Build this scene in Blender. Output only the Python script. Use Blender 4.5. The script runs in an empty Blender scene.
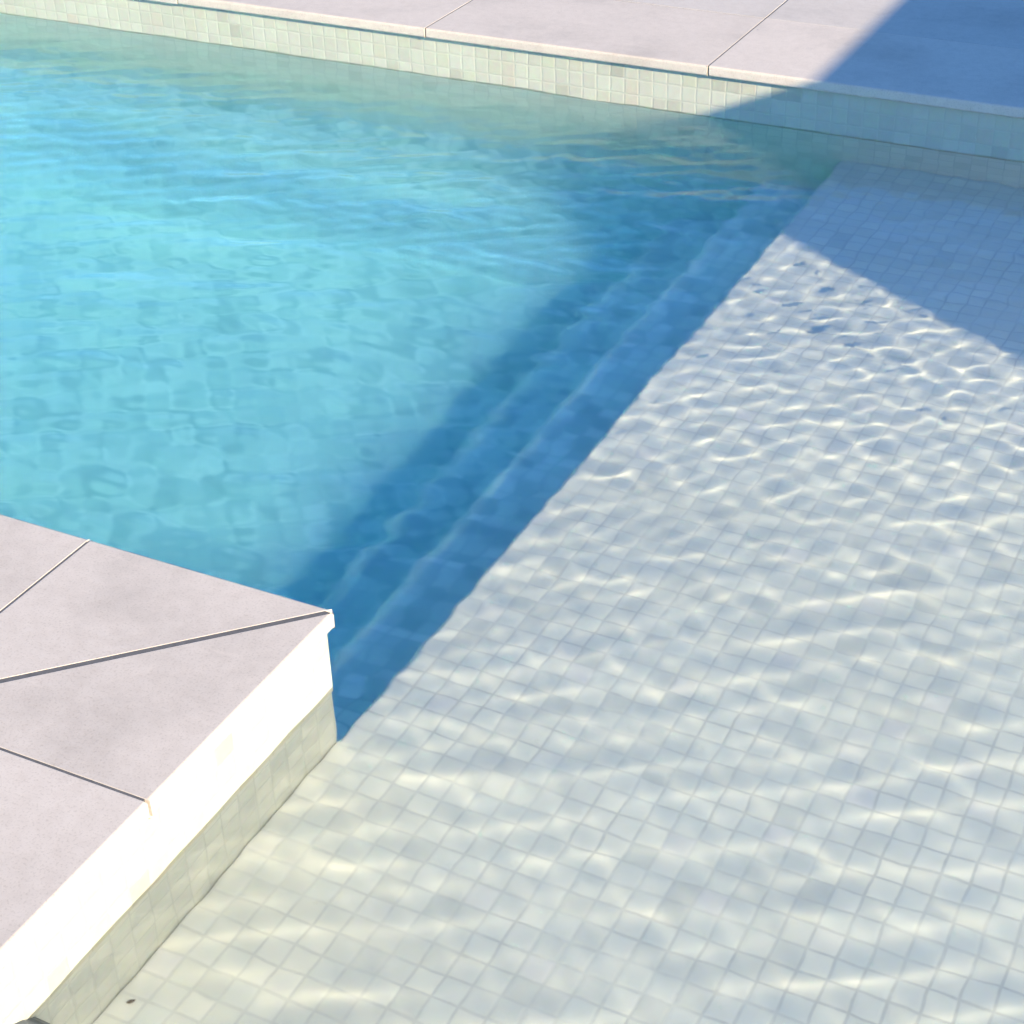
import bpy, bmesh, math, random
import numpy as np
from mathutils import Vector, Matrix, noise

random.seed(7)
sc = bpy.context.scene
COL = sc.collection
R = math.radians

# ---------------------------------------------------------------- layout (metres)
WL = -0.148          # water level below the paving
LEDGE = -0.336      # top of the shallow ledge
RISE, TREAD = 0.25, 0.229
FLOOR = LEDGE - 3 * RISE
FARY = 2.618          # tiled face of the far wall
LIP = 0.017          # coping nosing overhang
NX = -0.012          # tiled face of the near wall (faces +x)
NY = -0.014          # tiled face of the near wall (faces +y)
POOL_W, POOL_E, POOL_S = -6.0, 3.2, -3.4
CT = 0.030           # coping thickness
ROUGH = 0.15
SUN_EL, SUN_AZX, SUN_AZY = R(22.0), 0.899, -0.438

# ---------------------------------------------------------------- helpers
def link(name, bm, mat, parent=None, smooth=False):
    me = bpy.data.meshes.new(name)
    bmesh.ops.recalc_face_normals(bm, faces=bm.faces[:])
    bm.to_mesh(me); bm.free()
    if mat: me.materials.append(mat)
    if smooth:
        me.polygons.foreach_set('use_smooth', [True] * len(me.polygons))
    o = bpy.data.objects.new(name, me); COL.objects.link(o)
    o.parent = parent
    return o

def tag(o, label, cat, group=None):
    o['label'] = label; o['category'] = cat
    if group: o['group'] = group
    return o

def struct(o):
    o['kind'] = 'structure'; return o

def box(bm, x0, x1, y0, y1, z0, z1):
    v = [bm.verts.new((x, y, z)) for z in (z0, z1) for y in (y0, y1) for x in (x0, x1)]
    for f in ((0, 1, 3, 2), (4, 6, 7, 5), (0, 4, 5, 1), (2, 3, 7, 6), (0, 2, 6, 4), (1, 5, 7, 3)):
        bm.faces.new([v[i] for i in f])

def bevel_all(bm, w, seg=2):
    bmesh.ops.bevel(bm, geom=bm.edges[:], offset=w, segments=seg, profile=0.5, affect='EDGES')

def prism(bm, pts, z0, z1):
    lo = [bm.verts.new((x, y, z0)) for x, y in pts]
    hi = [bm.verts.new((x, y, z1)) for x, y in pts]
    n = len(pts)
    bm.faces.new(lo[::-1]); bm.faces.new(hi)
    for i in range(n):
        bm.faces.new((lo[i], lo[(i + 1) % n], hi[(i + 1) % n], hi[i]))

def tube(bm, p0, p1, r0, r1, n=16):
    p0, p1 = Vector(p0), Vector(p1)
    d = (p1 - p0).normalized()
    a = d.orthogonal().normalized(); b = d.cross(a)
    A = []; B = []
    for i in range(n):
        t = 2 * math.pi * i / n
        w = a * math.cos(t) + b * math.sin(t)
        A.append(bm.verts.new(p0 + w * r0)); B.append(bm.verts.new(p1 + w * r1))
    for i in range(n):
        bm.faces.new((A[i], A[(i + 1) % n], B[(i + 1) % n], B[i]))
    bm.faces.new(A[::-1]); bm.faces.new(B)

# ---------------------------------------------------------------- materials
class G:
    def __init__(s, name):
        s.m = bpy.data.materials.new(name); s.m.use_nodes = True
        s.t = s.m.node_tree; s.t.nodes.clear()
        s.out = s.t.nodes.new('ShaderNodeOutputMaterial')
    def n(s, typ, ins=None, **kw):
        nd = s.t.nodes.new('ShaderNode' + typ)
        for k, v in kw.items(): setattr(nd, k, v)
        for k, v in (ins or {}).items():
            if isinstance(v, bpy.types.NodeSocket): s.t.links.new(v, nd.inputs[k])
            else: nd.inputs[k].default_value = v
        return nd
    def math(s, op, a, b=0.0, c=0.0):
        return s.n('Math', {0: a, 1: b, 2: c}, operation=op).outputs[0]
    def vmath(s, op, a, b=(0, 0, 0)):
        return s.n('VectorMath', {0: a, 1: b}, operation=op).outputs[0]
    def noise(s, vec, scale, detail=3, rough=0.55):
        return s.n('TexNoise', {'Vector': vec, 'Scale': scale, 'Detail': detail, 'Roughness': rough})
    def ramp(s, fac, stops, interp='LINEAR'):
        r = s.n('ValToRGB', {'Fac': fac}); r.color_ramp.interpolation = interp
        e = r.color_ramp.elements
        while len(e) < len(stops): e.new(0.5)
        for k, (p, c) in enumerate(stops):
            e[k].position = p
            e[k].color = (*c, 1) if len(c) == 3 else c
        return r.outputs[0]
    def mix(s, fac, a, b, blend='MIX'):
        m = s.n('Mix', data_type='RGBA', blend_type=blend)
        for i, v in ((0, fac), (6, a), (7, b)):
            if isinstance(v, bpy.types.NodeSocket): s.t.links.new(v, m.inputs[i])
            else: m.inputs[i].default_value = v if i == 0 else (*v, 1)
        return m.outputs[2]

def mosaic(name, stops, grout, period=0.0438, gw=0.0026, rough=0.3, off=(0.0, 0.0, 0.0), wet=False, worn=0.55):
    g = G(name)
    geo = g.n('NewGeometry')
    pos = g.vmath('ADD', geo.outputs['Position'], off)
    wob = g.noise(pos, 22, 2)
    w = g.vmath('SCALE', g.vmath('SUBTRACT', wob.outputs['Color'], (0.5, 0.5, 0.5)))
    w.node.inputs['Scale'].default_value = 0.006
    pos2 = g.vmath('ADD', pos, w)
    q = g.vmath('SCALE', pos2); q.node.inputs['Scale'].default_value = 1 / period
    an = g.vmath('ABSOLUTE', geo.outputs['True Normal'])
    keep = g.vmath('SUBTRACT', (1, 1, 1), an)
    qk = g.vmath('MULTIPLY', q, keep)
    cell = g.vmath('FLOOR', g.vmath('ADD', qk, (0.0, 0.0, 0.0)))
    fr = g.vmath('FRACTION', qk)
    # distance to the nearest cell edge, per axis, pushed away on the normal's axis
    d = g.vmath('SUBTRACT', (0.5, 0.5, 0.5), g.vmath('ABSOLUTE', g.vmath('SUBTRACT', fr, (0.5, 0.5, 0.5))))
    d = g.vmath('ADD', d, an)
    sx = g.n('SeparateXYZ', {0: d})
    dm = g.math('MINIMUM', g.math('MINIMUM', sx.outputs[0], sx.outputs[1]), sx.outputs[2])
    gm = g.n('MapRange', {'Value': dm, 'From Min': gw / period * 0.55, 'From Max': gw / period * 1.15,
                          'To Min': 0.0, 'To Max': 1.0}).outputs[0]
    wn = g.n('TexWhiteNoise', {'Vector': cell}, noise_dimensions='3D')
    col = g.ramp(wn.outputs['Value'], stops)
    mot = g.noise(pos, 60, 4)
    col = g.mix(0.10, col, mot.outputs['Color'], 'OVERLAY')
    big = g.noise(pos, 1.7, 4)
    bf = g.ramp(big.outputs['Fac'], [(0.3, (0.93, 0.93, 0.92)), (0.7, (1, 1, 1))])
    col = g.mix(1.0, col, bf, 'MULTIPLY')
    gcol = g.mix(mot.outputs['Fac'], tuple(c * 0.85 for c in grout), tuple(min(1, c * 1.12) for c in grout))
    # grout that is clean in some places and filled or worn in others
    gi = g.noise(pos, 7.5, 3, 0.7)
    gs = g.n('MapRange', {'Value': gi.outputs['Fac'], 'From Min': 0.36, 'From Max': 0.62, 'To Min': worn, 'To Max': 0.0}).outputs[0]
    gm = g.math('MAXIMUM', gm, gs)
    fin = g.mix(gm, gcol, col)
    if wet:
        # damp, slightly scaled band just over the water
        sz = g.n('SeparateXYZ', {0: pos})
        wn2 = g.noise(pos, 14, 3)
        lv = g.math('ADD', sz.outputs[2], g.math('MULTIPLY', wn2.outputs['Fac'], -0.020))
        damp = g.n('MapRange', {'Value': lv, 'From Min': WL - 0.002, 'From Max': WL + 0.006, 'To Min': 1.0, 'To Max': 0.0}).outputs[0]
        fin = g.mix(g.math('MULTIPLY', damp, 0.28), fin, (0.16, 0.15, 0.11))
    bev = g.n('MapRange', {'Value': dm, 'From Min': gw / period * 0.4, 'From Max': gw / period * 2.6}).outputs[0]
    tilt = g.math('MULTIPLY', g.math('ADD', bev, g.math('MULTIPLY', mot.outputs['Fac'], 0.15)), 1.0)
    bump = g.n('Bump', {'Strength': 0.5, 'Distance': 0.0010, 'Height': tilt})
    rr = g.math('ADD', g.math('MULTIPLY', wn.outputs['Value'], 0.15), rough)
    b = g.n('BsdfPrincipled', {'Base Color': fin, 'Roughness': rr, 'Normal': bump.outputs[0]})
    b.inputs['Specular IOR Level'].default_value = 0.35
    g.t.links.new(b.outputs[0], g.out.inputs[0])
    return g.m

def stone(name, base, spot):
    g = G(name)
    geo = g.n('NewGeometry'); pos = geo.outputs['Position']
    oi = g.n('ObjectInfo')
    p = g.vmath('ADD', pos, g.n('CombineXYZ', {0: g.math('MULTIPLY', oi.outputs['Random'], 17.0)}).outputs[0])
    n1 = g.noise(p, 3.2, 6, 0.6); n2 = g.noise(p, 38, 5, 0.65); n3 = g.noise(p, 260, 3, 0.6)
    c = g.ramp(n1.outputs['Fac'], [(0.30, tuple(v * 0.86 for v in base)), (0.48, base),
                                   (0.72, tuple(min(1, v * 1.05) for v in base))])
    f2 = g.ramp(n2.outputs['Fac'], [(0.3, (0.93, 0.92, 0.91)), (0.6, (1, 1, 1))])
    c = g.mix(1.0, c, f2, 'MULTIPLY')
    f3 = g.ramp(n3.outputs['Fac'], [(0.34, (0.87, 0.86, 0.84)), (0.47, (1, 1, 1))])
    c = g.mix(1.0, c, f3, 'MULTIPLY')
    # sparse pits
    v = g.n('TexVoronoi', {'Vector': p, 'Scale': 9.0, 'Randomness': 1.0})
    vn = g.noise(p, 9, 3)
    pit = g.ramp(g.math('ADD', v.outputs['Distance'], g.math('MULTIPLY', vn.outputs['Fac'], 0.10)),
                 [(0.062, (1, 1, 1)), (0.082, (0, 0, 0))])
    c = g.mix(pit, c, spot)
    # pale scuffs
    sv = g.n('Mapping', {'Vector': p, 'Scale': (2.2, 14, 2)})
    sn = g.noise(sv.outputs[0], 1.6, 6, 0.7)
    sf = g.ramp(sn.outputs['Fac'], [(0.6, (0, 0, 0)), (0.75, (0.35, 0.35, 0.35))])
    c = g.mix(sf, c, tuple(min(1, v * 1.18) for v in base))
    tint = g.math('ADD', g.math('MULTIPLY', oi.outputs['Random'], 0.06), 0.96)
    tc = g.n('CombineColor', {0: tint, 1: tint, 2: tint})
    c = g.mix(1.0, c, tc.outputs[0], 'MULTIPLY')
    h = g.math('ADD', g.math('MULTIPLY', n3.outputs['Fac'], 0.5), g.math('MULTIPLY', n2.outputs['Fac'], 0.6))
    h = g.math('SUBTRACT', h, g.math('MULTIPLY', pit, 0.8))
    bump = g.n('Bump', {'Strength': 0.35, 'Distance': 0.0012, 'Height': h})
    b = g.n('BsdfPrincipled', {'Base Color': c, 'Roughness': 0.72, 'Normal': bump.outputs[0]})
    b.inputs['Specular IOR Level'].default_value = 0.25
    g.t.links.new(b.outputs[0], g.out.inputs[0])
    return g.m

def plain(name, col, rough=0.5, metal=0.0, nscale=30, var=0.1, trans=0.0):
    g = G(name)
    geo = g.n('NewGeometry')
    n1 = g.noise(geo.outputs['Position'], nscale, 5)
    c = g.ramp(n1.outputs['Fac'], [(0.3, tuple(v * (1 - var) for v in col)), (0.7, tuple(min(1, v * (1 + var)) for v in col))])
    bump = g.n('Bump', {'Strength': 0.2, 'Distance': 0.001, 'Height': n1.outputs['Fac']})
    b = g.n('BsdfPrincipled', {'Base Color': c, 'Roughness': rough, 'Metallic': metal, 'Normal': bump.outputs[0]})
    o = b.outputs[0]
    if trans > 0:
        tr = g.n('BsdfTranslucent', {'Color': c})
        o = g.n('MixShader', {0: trans, 1: o, 2: tr.outputs[0]}).outputs[0]
    g.t.links.new(o, g.out.inputs[0])
    return g.m

M = {}
M['ledge'] = mosaic('ledge_mosaic', [
    (0.00, (0.69, 0.695, 0.575)), (0.10, (0.745, 0.745, 0.61)), (0.35, (0.78, 0.775, 0.635)),
    (0.60, (0.76, 0.77, 0.64)), (0.80, (0.805, 0.80, 0.655)), (0.93, (0.845, 0.835, 0.67)), (1.0, (0.75, 0.74, 0.645))],
    (0.61, 0.61, 0.51), off=(0.012, 0.02, 0.0), gw=0.0026, worn=0.75)
M['floor'] = mosaic('floor_mosaic', [
    (0.0, (0.46, 0.60, 0.60)), (0.25, (0.66, 0.76, 0.74)), (0.55, (0.83, 0.87, 0.83)), (0.8, (0.91, 0.93, 0.89)), (1.0, (0.96, 0.96, 0.93))],
    (0.56, 0.65, 0.64), off=(0.012, 0.02, 0.007), gw=0.0030)
M['wall'] = mosaic('wall_mosaic', [
    (0.00, (0.43, 0.41, 0.31)), (0.05, (0.49, 0.465, 0.345)), (0.12, (0.535, 0.51, 0.385)), (0.5, (0.575, 0.548, 0.41)),
    (0.75, (0.59, 0.565, 0.43)), (0.9, (0.555, 0.54, 0.385)), (1.0, (0.57, 0.515, 0.38))],
    (0.53, 0.505, 0.38), off=(0.006, 0.013, 0.030), gw=0.0016, rough=0.28, wet=True)
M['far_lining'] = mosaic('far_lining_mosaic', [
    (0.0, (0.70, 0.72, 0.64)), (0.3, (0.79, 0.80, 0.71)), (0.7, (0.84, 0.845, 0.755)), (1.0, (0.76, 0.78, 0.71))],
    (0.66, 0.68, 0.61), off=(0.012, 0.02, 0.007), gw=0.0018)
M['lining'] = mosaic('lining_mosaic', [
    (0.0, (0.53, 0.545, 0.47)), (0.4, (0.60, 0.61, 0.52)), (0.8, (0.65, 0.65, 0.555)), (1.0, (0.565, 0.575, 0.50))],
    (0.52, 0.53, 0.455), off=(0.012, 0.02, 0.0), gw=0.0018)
M['coping'] = stone('coping_stone_surface', (0.700, 0.590, 0.465), (0.38, 0.33, 0.31))
M['paving'] = stone('paving_surface', (0.630, 0.545, 0.440), (0.38, 0.33, 0.31))
M['mortar'] = plain('mortar', (0.14, 0.13, 0.115), 0.9, nscale=80, var=0.2)
M['core'] = plain('render_core', (0.45, 0.44, 0.42), 0.9)
M['skim'] = plain('skimmer_plastic', (0.13, 0.15, 0.15), 0.4)
M['dark'] = plain('mouth_shade_colour', (0.06, 0.09, 0.10), 0.6)  # shade of the skimmer opening, put into the colour
M['leaf'] = plain('dry_leaf', (0.16, 0.12, 0.08), 0.7, nscale=200, var=0.3)
M['cloth'] = plain('parasol_cloth', (0.05, 0.12, 0.62), 0.8, nscale=400, var=0.05, trans=0.45)
M['pole'] = plain('parasol_metal', (0.65, 0.65, 0.66), 0.35, metal=0.8)
M['base'] = plain('parasol_base_stone', (0.4, 0.4, 0.4), 0.8)

SEAM = 0.157
def water_mat(name, rough, base=0.10):
    g = G(name)
    pos = g.n('NewGeometry').outputs['Position']
    if rough > 0:
        sx = g.n('SeparateXYZ', {0: pos})
        rr = g.n('MapRange', {'Value': sx.outputs[0], 'From Min': SEAM, 'From Max': SEAM - 0.10, 'To Min': base, 'To Max': rough}).outputs[0]
    else: rr = base
    gl = g.n('BsdfGlass', {'Color': (0.985, 0.998, 1.0, 1), 'Roughness': rr, 'IOR': 1.333})
    g.t.links.new(gl.outputs[0], g.out.inputs['Surface'])
    return g.m
M['water'] = water_mat('water', 0.0, 0.10)
M['water_deep'] = water_mat('deep_water', ROUGH, 0.10)
def body_mat():
    g = G('water_body')
    va = g.n('VolumeAbsorption', {'Color': (0.47, 0.965, 0.955, 1), 'Density': 0.66})
    g.t.links.new(va.outputs[0], g.out.inputs['Volume'])
    return g.m
M['body'] = body_mat()

# ---------------------------------------------------------------- coping stones
JT = 0.0021   # half joint
def coping(pts, label, wob=0.0):
    """One stone: convex outline (x, y), pulled in by the joint, softened nosing."""
    bm = bmesh.new()
    c = sum((Vector((x, y)) for x, y in pts), Vector((0, 0))) / len(pts)
    prism(bm, pts, -CT + random.uniform(-.0004, .0004), random.uniform(-.0003, .0003))
    bmesh.ops.recalc_face_normals(bm, faces=bm.faces[:])
    nose = []; rest = []
    for e in bm.edges:
        mx = (e.verts[0].co + e.verts[1].co) / 2
        flat = abs(e.verts[0].co.z - e.verts[1].co.z) < .01
        (nose if flat and (abs(mx.x) < .004 or abs(mx.y) < .004 or abs(mx.y - FARY + LIP) < .004) else rest).append(e)
    bmesh.ops.bevel(bm, geom=rest, offset=0.0014, segments=2, profile=0.5, affect='EDGES')
    nose = [e for e in bm.edges if (e.verts[0].co - e.verts[1].co).length > .2 and abs(e.verts[0].co.z - e.verts[1].co.z) < .01 and
            (max(abs(v.co.x) for v in e.verts) < .0035 or max(abs(v.co.y) for v in e.verts) < .0035 or max(abs(v.co.y - FARY + LIP) for v in e.verts) < .0035)]
    bmesh.ops.bevel(bm, geom=nose, offset=0.007, segments=4, profile=0.5, affect='EDGES')
    o = link('coping_stone', bm, M['coping'], smooth=True)
    me = o.data
    # bring the origin to the stone
    for v in me.vertices: v.co.x -= c.x; v.co.y -= c.y
    o.location = (c.x, c.y, 0)
    try:
        md = o.modifiers.new('wn', 'WEIGHTED_NORMAL')
    except Exception: pass
    tag(o, label, 'coping stone', 'pale stone slabs edging the pool')
    return o
W = 0.46
j = JT
coping([(-0.007, 0.0), (-0.48 + j, 0.0), (-0.48 + j, -0.46), (-0.467, -0.46)],
       'mitred slab above the diagonal joint, its edge over the bright blue deep water')
coping([(0.0, -0.007), (-0.46, -0.467), (-0.46, -0.482 + j), (0.0, -0.482 + j)],
       'mitred slab below the diagonal joint, beside the shallow ledge')
coping([(-0.48 - j, 0.0), (-1.38 + j, 0.0), (-1.38 + j, -W), (-0.48 - j, -W)],
       'slab at the left frame edge above the short slanting joint, beside the deep water')
coping([(0.0, -0.482 - j), (-W, -0.482 - j), (-W, -1.38 + j), (0.0, -1.38 + j)],
       'slab in the bottom left corner, just below the rough horizontal joint')
FY = FARY - LIP
coping([(-2.20 + j, FY), (-1.30 - j, FY), (-1.30 - j, FY + W), (-2.20 + j, FY + W)],
       'leftmost visible slab along the far edge of the pool')
coping([(-1.30 + j, FY), (-0.405 - j, FY), (-0.405 - j, FY + W), (-1.30 + j, FY + W)],
       'fully sunlit far slab between the two slanting joints')
coping([(-0.405 + j, FY), (0.49 - j, FY), (0.49 - j, FY + W), (-0.405 + j, FY + W)],
       'far slab half in sun and half in blue shade')

# ---------------------------------------------------------------- paving (everything beyond the seen coping stones)
def paving():
    bm = bmesh.new()
    def slab(x0, x1, y0, y1):
        b2 = bmesh.new()
        dz = random.uniform(-.0004, .0004)
        box(b2, x0 + j, x1 - j, y0 + j, y1 - j, -CT + dz, dz)  # one paving slab
        bevel_all(b2, 0.0014, 2)
        me = bpy.data.meshes.new('tmp'); b2.to_mesh(me); b2.free()
        bm.from_mesh(me); bpy.data.meshes.remove(me)
    def field(x0, x1, y0, y1, w=0.9, d=0.46, off=0.0):
        y = y0; r = 0
        while y < y1 - 0.01:
            yy = min(y + d, y1)
            x = x0; first = False
            while x < x1 - 0.01:
                xx = min(x + (w * (0.5 if (r % 2) else 1.0) if first else w), x1)
                if xx - x > 0.06: slab(x, xx, y, yy)
                x = xx; first = False
            y = yy; r += 1
    # far deck: rest of the coping row, then rows behind
    for a, b in ((-3.1, -2.2), (-4.0, -3.1), (-4.9, -4.0), (-5.8, -4.9), (-7.605, -6.7), (-6.7, -5.8), (0.49, 1.39), (1.39, 2.29), (2.29, 3.19), (3.19, 4.09), (4.09, 5.4)):
        slab(a, b, FY - j, FY + W)
    field(-7.605, 5.4, FY + W, FY + W * 6)
    # near deck
    for k in range(6): slab(-2.28 - .9 * k, -1.38 - .9 * k, -W, j)
    for k in range(3): slab(-W, j, -2.28 - .9 * k, -1.38 - .9 * k)
    field(-6.76, -W, -4.6, -W)
    # east and south decks
    field(POOL_E - LIP, 5.4, -4.6, FY)
    field(-7.605, POOL_W + LIP, 0.0, FY)
    field(-0.46, POOL_E - LIP, -4.6, POOL_S + LIP)
    return struct(link('pavement', bm, M['paving']))
paving()

# mortar bed under the slabs, pale setting course, and wide ground
bm = bmesh.new()
z0, z1 = -CT + 0.0015, -0.0010
ex, ez = 5.4, FY + W * 6
box(bm, -7.6, ex, FARY - 0.0095, ez, z0, z1)
box(bm, -7.6, POOL_W - .01, -4.6, FARY - .013, z0, z1)
box(bm, POOL_E + .01, ex, -4.6, FARY - .013, z0, z1)
box(bm, POOL_W - .01, -0.0085, -4.6, -0.0085, z0, z1)
box(bm, -0.0085, POOL_E + .01, -4.6, POOL_S - .01, z0, z1)
struct(link('mortar_bed', bm, M['mortar']))

bm = bmesh.new()
xs = [-150, -7.2, POOL_W - 0.25, NX - 0.2, POOL_E + .25, 5.5, 150]
ys = [-150, -4.4, POOL_S - .25, NY - .2, FARY + .25, 6.0, 150]
vg = {}
def gv(i, k):
    if (i, k) not in vg: vg[(i, k)] = bm.verts.new((xs[i], ys[k], -0.055))
    return vg[(i, k)]
for i in range(6):
    for k in range(6):
        cx = (xs[i] + xs[i + 1]) / 2; cy = (ys[k] + ys[k + 1]) / 2
        inside = (POOL_W - .25 < cx < POOL_E + .25 and NY - .2 < cy < FARY + .25) or \
                 (NX - .2 < cx < POOL_E + .25 and POOL_S - .25 < cy < FARY + .25)
        if not inside:
            bm.faces.new((gv(i, k), gv(i + 1, k), gv(i + 1, k + 1), gv(i, k + 1)))
gm_ = plain('ground', (0.42, 0.40, 0.35), 0.9, nscale=4, var=0.15)
struct(link('ground', bm, gm_))

EXC = -0.012 - TREAD + .02
# ---------------------------------------------------------------- pool shell
def wall(name, x0, x1, y0, y1, z0, z1, label):
    bm = bmesh.new(); box(bm, x0, x1, y0, y1, z0, z1)
    o = link(name, bm, M['wall']); tag(o, label, 'pool wall', 'tiled walls of the pool'); return o
TOPW = -CT - 0.0005
fw = bpy.data.objects.new('pool_wall', None); COL.objects.link(fw); fw.location = (-1.4, FARY, FLOOR)
tag(fw, 'tiled wall under the far slabs, cream and sunlit on the left, in blue shade on the right', 'pool wall', 'tiled walls of the pool')
def wpart(name, z0, z1, m, dy):
    bm = bmesh.new(); box(bm, POOL_W - .22 + 1.4, POOL_E + .22 + 1.4, dy, .22, z0 - FLOOR, z1 - FLOOR)
    return link(name, bm, m, fw)
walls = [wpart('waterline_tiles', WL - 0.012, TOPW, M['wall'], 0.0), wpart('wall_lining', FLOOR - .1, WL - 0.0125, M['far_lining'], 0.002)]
# rounded fillet between the far wall and the floor, added to catch the sun
bm = bmesh.new(); RC = 0.46; prof = []
for i in range(49):
    t = math.pi / 2 * i / 48
    prof.append((-RC * (1 - math.sin(t)), RC * (1 - math.cos(t))))
prof = [(-RC - .002, -.05)] + prof + [(0.05, RC), (0.05, -.05)]
A = [bm.verts.new((POOL_W + 1.4, y + .001, z + .001)) for y, z in prof]
B = [bm.verts.new((EXC + 1.4, y + .001, z + .001)) for y, z in prof]
bm.faces.new(A); bm.faces.new(B[::-1])
for i in range(len(prof)):
    bm.faces.new((A[i], B[i], B[(i + 1) % len(prof)], A[(i + 1) % len(prof)]))
link('added_cove', bm, M['floor'], fw)
# the near wall is one L-shaped mass of masonry: two faces meeting at the corner
w2 = bpy.data.objects.new('pool_wall', None); COL.objects.link(w2); w2.location = (0, 0, FLOOR)
tag(w2, 'bright cream mosaic wall turning the near corner under the mitred slabs', 'pool wall', 'tiled walls of the pool')
def near_part(name, z0, z1, m, d):
    bm = bmesh.new()
    prism(bm, [(NX - d, NY - d), (POOL_W, NY - d), (POOL_W, NY - .2), (NX - .2, NY - .2), (NX - .2, POOL_S), (NX - d, POOL_S)], z0 - FLOOR, z1 - FLOOR)
    return link(name, bm, m, w2)
w2a = near_part('waterline_tiles', WL - 0.012, TOPW, M['wall'], 0.0)
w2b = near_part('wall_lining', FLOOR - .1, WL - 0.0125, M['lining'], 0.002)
bm = bmesh.new()
prism(bm, [(POOL_E, FARY), (POOL_E, POOL_S), (NX, POOL_S), (NX, POOL_S - .22), (POOL_E + .22, POOL_S - .22), (POOL_E + .22, FARY)], FLOOR - .1, TOPW)
w3 = struct(link('pool_surround', bm, M['wall']))
bm = bmesh.new(); box(bm, POOL_W - .22, POOL_W, NY - .2, FARY, FLOOR - .1, TOPW)
w4 = struct(link('pool_end', bm, M['wall']))
# floor
bm = bmesh.new(); box(bm, POOL_W, NX + 0.0, NY, FARY, FLOOR - .1, FLOOR)
fl = struct(link('pool_floor', bm, M['floor']))
# ledge (shallow shelf)
EX = -0.012
bm = bmesh.new()
box(bm, EX, POOL_E, NY + 0.0, FARY, FLOOR - .1, LEDGE)
e = [x for x in bm.edges if all(abs(v.co.x - EX) < 1e-5 and abs(v.co.z - LEDGE) < 1e-5 for v in x.verts)]
bmesh.ops.bevel(bm, geom=e, offset=0.008, segments=3, profile=0.5, affect='EDGES')
box(bm, NX, POOL_E, POOL_S, NY - 0.0, FLOOR - .1, LEDGE)
ledge = link('ledge', bm, M['ledge'])
tag(ledge, 'wide shallow underwater shelf of pale grey mosaic tiles rippled with sunlight', 'pool ledge')
# steps
st = bpy.data.objects.new('pool_steps', None); COL.objects.link(st); st.location = (EX, 1.3, FLOOR)
tag(st, 'underwater steps going down from the tiled shelf into shaded deep blue water', 'steps')
steps = []
for k in (1, 2):
    bm = bmesh.new()
    x1 = EX - TREAD * (k - 1); x0 = EX - TREAD * k
    zt = LEDGE - RISE * k
    box(bm, x0 - EX, x1 - EX, NY - 1.3, FARY - 1.3, -0.002, zt - FLOOR)
    e = [x for x in bm.edges if all(abs(v.co.x - (x0 - EX)) < 1e-5 and abs(v.co.z - (zt - FLOOR)) < 1e-5 for v in x.verts)]
    bmesh.ops.bevel(bm, geom=e, offset=0.010, segments=3, profile=0.5, affect='EDGES')
    steps.append(link('step', bm, M['floor'], st))

# ---------------------------------------------------------------- water
def wave(x, y):
    """height of the water surface (metres), numpy arrays"""
    h = np.zeros_like(x)
    rs = np.random.RandomState(5)
    def sm(t): t = np.clip(t, 0, 1); return t * t * (3 - 2 * t)
    far = sm((y + 0.5) / 2.5)          # finer chop towards the far corner
    deep = 1 - sm((x + 0.25) / 0.38)
    for lam, a, th, sp in ((0.95, .0016, 98, 35), (0.60, .0008, 85, 45), (0.40, .0004, 95, 50)):
        for _ in range(5):
            ang = math.radians(th + rs.uniform(-sp, sp)); l = lam * rs.uniform(.8, 1.25); ph = rs.uniform(0, 6.28)
            kx, ky = math.cos(ang) * 6.283 / l, math.sin(ang) * 6.283 / l
            h += a * .5 * np.sin(kx * x + ky * y + ph + 0.6 * np.sin(1.7 * x - 1.3 * y + ph))
    # wavelength, amplitude near / far corner / deep part, mean direction, spread near / far
    for lam, a0, a1, ad, th, sp in (
            (0.27, .00042, .00025, .00058, 91, 24),
            (0.155, .00022, .00009, .00036, 91, 26),
            (0.108, .00014, .00008, .00032, 91, 34),
            (0.078, .00007, .00005, .00024, 92, 45),
            (0.056, .00003, .00004, .00018, 90, 60),
            (0.145, 0, .00009, 0, 60, 90),
            (0.100, 0, .00011, 0, 90, 90),
            (0.072, 0, .00013, 0, 120, 90),
            (0.055, 0, .00008, 0, 90, 90)):
        for _ in range(9):
            ang = math.radians(th + rs.uniform(-sp, sp)); l = lam * rs.uniform(.78, 1.28); ph = rs.uniform(0, 6.28)
            kx, ky = math.cos(ang) * 6.283 / l, math.sin(ang) * 6.283 / l
            px, py, pp = rs.uniform(-4, 4), rs.uniform(-4, 4), rs.uniform(0, 6.28)
            env = 0.55 + 0.45 * np.sin(px * x + py * y + pp)
            a = (a0 + (a1 - a0) * far) * (1 - deep) + ad * deep
            h += a * env * np.sin(kx * x + ky * y + ph + 1.1 * np.sin(2.3 * y + px * x))
    return h

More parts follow.
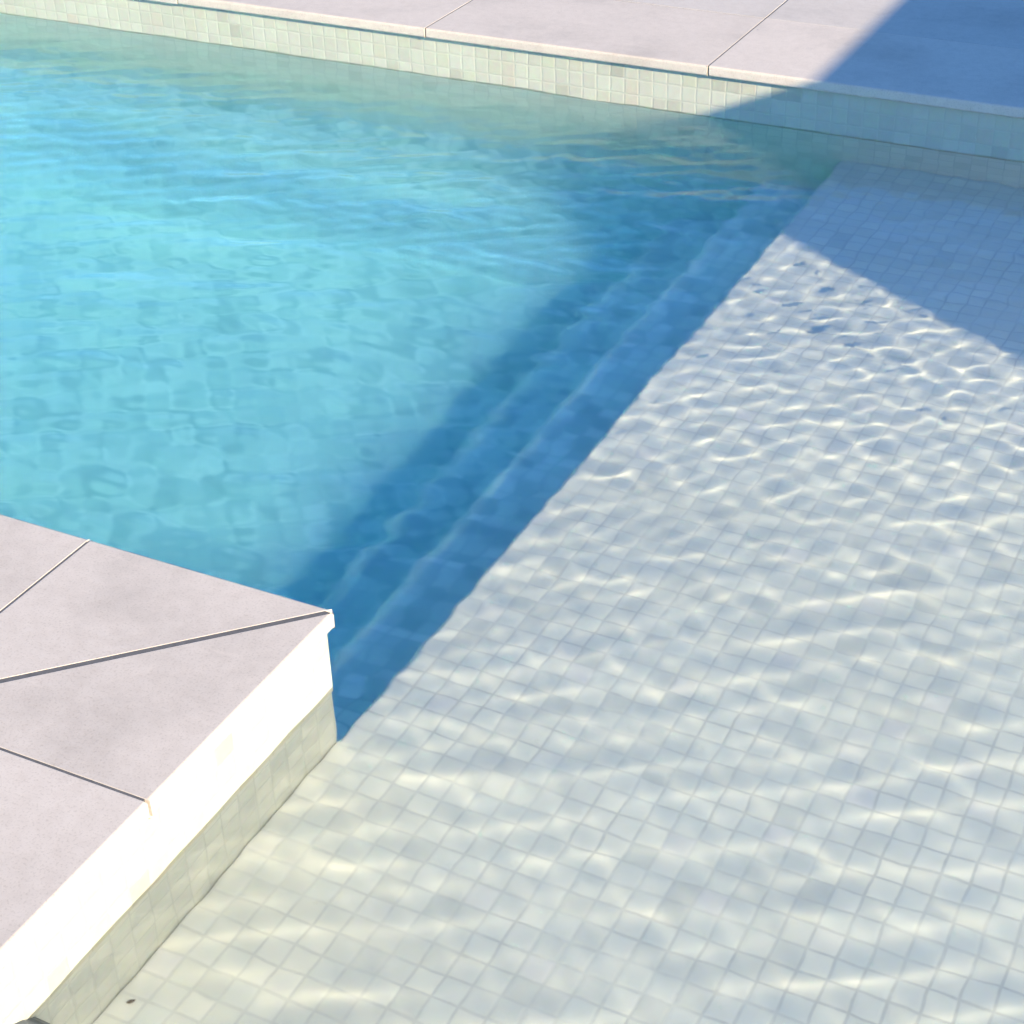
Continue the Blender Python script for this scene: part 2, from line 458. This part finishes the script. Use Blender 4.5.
def axis(a, b, lo, hi, fine, coarse):
    out = [a]
    while out[-1] < b - 1e-6:
        s = fine if lo - 1e-6 <= out[-1] < hi else coarse
        nx = out[-1] + s
        if out[-1] < lo < nx: nx = lo
        out.append(min(nx, b))
    return np.array(out)
def water(deep_side, mat):
    o_ = 0.03
    X = np.concatenate([axis(POOL_W - o_, SEAM, -3.4, SEAM, 0.010, 0.05), axis(SEAM, POOL_E + o_, SEAM, 1.6, 0.010, 0.05)[1:]])
    Y = np.concatenate([axis(POOL_S - o_, NY, -0.9, NY, 0.010, 0.05), axis(NY, FARY + o_, NY, FARY + o_, 0.010, 0.05)[1:]])
    nx, ny = len(X), len(Y)
    gx, gy = np.meshgrid(X, Y, indexing='ij')
    gz = WL + wave(gx, gy)
    e = 0.002
    nxn = -(wave(gx + e, gy) - wave(gx - e, gy)) / (2 * e); nyn = -(wave(gx, gy + e) - wave(gx, gy - e)) / (2 * e)
    cx = (X[:-1] + X[1:]) / 2; cy = (Y[:-1] + Y[1:]) / 2
    keep = ~((cx[:, None] < NX - o_) & (cy[None, :] < NY - o_))
    is_deep = (cx[:, None] < SEAM) & (cy[None, :] > NY)
    is_deep |= (cx[:, None] < NX) & (cy[None, :] > NY - o_)
    keep = keep & (is_deep if deep_side else ~is_deep)
    idx = -np.ones((nx, ny), int)
    used = np.zeros((nx, ny), bool)
    used[:-1, :-1] |= keep; used[1:, :-1] |= keep; used[:-1, 1:] |= keep; used[1:, 1:] |= keep
    idx[used] = np.arange(used.sum())
    V = np.stack([gx[used], gy[used], gz[used]], 1)
    N = np.stack([nxn[used], nyn[used], np.ones(len(V))], 1)
    N /= np.linalg.norm(N, axis=1)[:, None]
    I, J = np.nonzero(keep)
    F = np.stack([idx[I, J], idx[I + 1, J], idx[I + 1, J + 1], idx[I, J + 1]], 1)
    me = bpy.data.meshes.new('water')
    me.vertices.add(len(V)); me.vertices.foreach_set('co', V.astype(np.float32).ravel())
    me.loops.add(F.size); me.loops.foreach_set('vertex_index', F.astype(np.int32).ravel())
    me.polygons.add(len(F)); me.polygons.foreach_set('loop_start', np.arange(0, F.size, 4, dtype=np.int32))
    me.update(calc_edges=True)
    me.polygons.foreach_set('use_smooth', np.ones(len(F), bool))
    me.normals_split_custom_set_from_vertices(N.tolist())
    me.materials.append(mat)
    o = bpy.data.objects.new('water', me); COL.objects.link(o)
    return struct(o)
wat = water(False, M['water'])
wat_deep = water(True, M['water_deep'])
# the absorbing body of the deep water, just under the moving surface
bm = bmesh.new(); box(bm, POOL_W - .05, EX - .008, NY - .05, FARY + .05, FLOOR - .05, WL - 0.016)
body = link('water_body', bm, M['body']); body['kind'] = 'structure'

# ---------------------------------------------------------------- small things
# skimmer mouth at the foot of the near wall
SY = -0.856
sk = bpy.data.objects.new('skimmer', None); COL.objects.link(sk); sk.location = (NX, SY, WL)
tag(sk, 'dark rounded skimmer mouth at the waterline of the near wall, at the bottom left', 'pool skimmer')
def arch(x0, x1, w, zb, zt, n=14):
    bm = bmesh.new(); pts = [(w, zb), (-w, zb)]
    for i in range(n + 1):
        t = math.pi - math.pi * i / n
        pts.append((w * math.cos(t), zt + (w * .55) * math.sin(t)))
    A = [bm.verts.new((x0, y, z)) for y, z in pts]; B = [bm.verts.new((x1, y, z)) for y, z in pts]
    m = len(pts)
    bm.faces.new(A); bm.faces.new(B[::-1])
    for i in range(m): bm.faces.new((A[i], B[i], B[(i + 1) % m], A[(i + 1) % m]))
    return bm
link('faceplate', arch(-.01, .022, .115, -.14, -.035), M['skim'], sk)
link('mouth', arch(.02, .026, .100, -.12, -.035), M['dark'], sk)  # solid plate, no opening cut; its dark colour stands for the shade inside

# speck of leaf on the shelf
bm = bmesh.new()
pts = [(-.010, 0), (-.006, .0035), (0, .005), (.007, .003), (.011, .0005), (.006, -.003), (-.001, -.0045), (-.007, -.003)]
mid = [bm.verts.new((x, 0, .0035 * math.cos(x * 120))) for x in (-.010, -.005, 0, .005, .011)]
up = [bm.verts.new((x, y, .0008)) for x, y in ((-.006, .0038), (0, .0052), (.007, .003))]
dn = [bm.verts.new((x, y, .0004)) for x, y in ((-.006, -.003), (0, -.0046), (.007, -.003))]
for s in (up, dn):
    bm.faces.new((mid[0], mid[1], s[0])); bm.faces.new((mid[1], mid[2], s[1], s[0]))
    bm.faces.new((mid[2], mid[3], s[2], s[1])); bm.faces.new((mid[3], mid[4], s[2]))
bmesh.ops.solidify(bm, geom=bm.faces[:], thickness=0.0008)
leaf = link('fallen_leaf', bm, M['leaf'])
leaf.location = (0.012, -0.60, LEDGE + .002); leaf.rotation_euler = (0, 0, .9); leaf.scale = (.62, .62, .8)
tag(leaf, 'tiny dark dry leaf lying on the pale underwater shelf by the near wall', 'leaf')

# ---------------------------------------------------------------- parasol whose hexagonal canopy throws the shade
CH = 2.05
k_ = CH / math.tan(SUN_EL)
offx, offy = k_ * SUN_AZX, k_ * SUN_AZY
SC_ = Vector((-0.105, 2.21))          # shadow corner on the paving plane
u1 = Vector((0.03, 1.0)).normalized(); u2 = Vector((1.0, -0.56)).normalized()
S_ = 1.75
pc = SC_ + (u1 + u2) * S_ + Vector((offx, offy))
par = bpy.data.objects.new('parasol', None); COL.objects.link(par); par.location = (pc.x, pc.y, 0)
tag(par, 'large six-sided blue parasol standing on the deck beyond the shallow end', 'parasol')
rim = []
corner = Vector((SC_.x + offx - pc.x, SC_.y + offy - pc.y))
a0 = math.atan2(corner.y, corner.x); rr_ = corner.length
for k in range(6):
    a = a0 + k * math.pi / 3
    rim.append((rr_ * math.cos(a), rr_ * math.sin(a)))
# exact first two edges
bm = bmesh.new()
apex = bm.verts.new((0, 0, CH + 0.55))
rows = []
for f in (0.08, 0.35, 0.7, 1.0):
    zz = CH + 0.55 * (1 - f) ** 1.1
    row = []
    for k in range(6):
        p, q = rim[k], rim[(k + 1) % 6]
        for t in (0, 1 / 3, 2 / 3):
            x = p[0] * (1 - t) + q[0] * t; y = p[1] * (1 - t) + q[1] * t
            row.append(bm.verts.new((x * f, y * f, zz)))
    rows.append(row)
for i in range(18):
    bm.faces.new((apex, rows[0][i], rows[0][(i + 1) % 18]))
    for r in range(3):
        bm.faces.new((rows[r][i], rows[r + 1][i], rows[r + 1][(i + 1) % 18], rows[r][(i + 1) % 18]))
bmesh.ops.solidify(bm, geom=bm.faces[:], thickness=0.002)
link('canopy', bm, M['cloth'], par)
bm = bmesh.new(); tube(bm, (0, 0, 0.05), (0, 0, CH + .55), .024, .024); link('pole', bm, M['pole'], par)
bm = bmesh.new(); tube(bm, (0, 0, CH + .55), (0, 0, CH + .66), .03, .008); link('finial', bm, M['pole'], par)
bm = bmesh.new(); tube(bm, (0, 0, .0), (0, 0, .07), .32, .30, 32); link('base', bm, M['base'], par)
for x, y in rim:
    bm = bmesh.new(); tube(bm, (0, 0, CH + .50), (x * .99, y * .99, CH - .012), .009, .007, 8)
    link('rib', bm, M['pole'], par)

# ---------------------------------------------------------------- camera from the photograph's vanishing points
f_px = 1744.21
def ray(px, py):
    return Vector((px - 512, py - 512, f_px)).normalized()
a_ = -ray(-3450, -490); b_ = ray(1575, -655)
b_ = (b_ - a_ * a_.dot(b_)).normalized(); z_ = a_.cross(b_)
# world = R @ cam(x right, y down, z forward); camera local axes: x right, y up, z backward
right = Vector((a_.x, b_.x, z_.x)); down = Vector((a_.y, b_.y, z_.y)); fwd = Vector((a_.z, b_.z, z_.z))
if z_.y > 0: pass
cd = bpy.data.cameras.new('camera'); cam = bpy.data.objects.new('camera', cd); COL.objects.link(cam)
mt = Matrix((right, -down, -fwd)).transposed().to_4x4()
mt.translation = Vector((1.277, -1.816, 1.6))
cam.matrix_world = mt
cd.sensor_width = 36; cd.lens = 36 * f_px / 1024
cd.clip_start = 0.05; cd.clip_end = 500
sc.camera = cam

# ---------------------------------------------------------------- light
sd = Vector((SUN_AZX, SUN_AZY, 0)).normalized() * math.cos(SUN_EL) + Vector((0, 0, math.sin(SUN_EL)))
sl = bpy.data.lights.new('sun', 'SUN'); sl.energy = 4.3; sl.angle = R(0.32); sl.color = (1.0, 0.855, 0.62)
so = bpy.data.objects.new('sun', sl); COL.objects.link(so)
so.rotation_euler = sd.to_track_quat('Z', 'Y').to_euler()
so.location = (6, -2, 5)
w = bpy.data.worlds.new('World'); sc.world = w; w.use_nodes = True
nt = w.node_tree; bg = nt.nodes['Background']
sky = nt.nodes.new('ShaderNodeTexSky'); sky.sky_type = 'NISHITA'; sky.sun_disc = False
sky.sun_elevation = SUN_EL; sky.sun_rotation = math.atan2(sd.x, sd.y)
sky.air_density = 1.0; sky.dust_density = 0.3; sky.ozone_density = 8.0
tint = nt.nodes.new('ShaderNodeMix'); tint.data_type = 'RGBA'; tint.blend_type = 'MULTIPLY'
tint.inputs[0].default_value = 1.0; tint.inputs[7].default_value = (0.82, 0.985, 1.12, 1)
nt.links.new(sky.outputs[0], tint.inputs[6]); nt.links.new(tint.outputs[2], bg.inputs[0]); bg.inputs[1].default_value = 0.135

# real refracted sunlight on the pool's surfaces
sl.cycles.is_caustics_light = True
wat.cycles.is_caustics_caster = True
for o in [ledge, w2a, w2b, w3, leaf, walls[0]]:
    o.cycles.is_caustics_receiver = True
cy = sc.cycles
cy.caustics_reflective = True; cy.caustics_refractive = True
cy.max_bounces = 10; cy.transmission_bounces = 8; cy.diffuse_bounces = 4; cy.glossy_bounces = 4
cy.use_adaptive_sampling = True; cy.adaptive_threshold = 0.03
cy.sample_clamp_indirect = 250.0; cy.blur_glossy = 0.2258
cy.use_denoising = True
try: cy.denoiser = 'OPENIMAGEDENOISE'
except Exception: pass
vs = sc.view_settings
vs.view_transform = 'Standard'; vs.look = 'None'; vs.gamma = 1; vs.exposure = 1.03
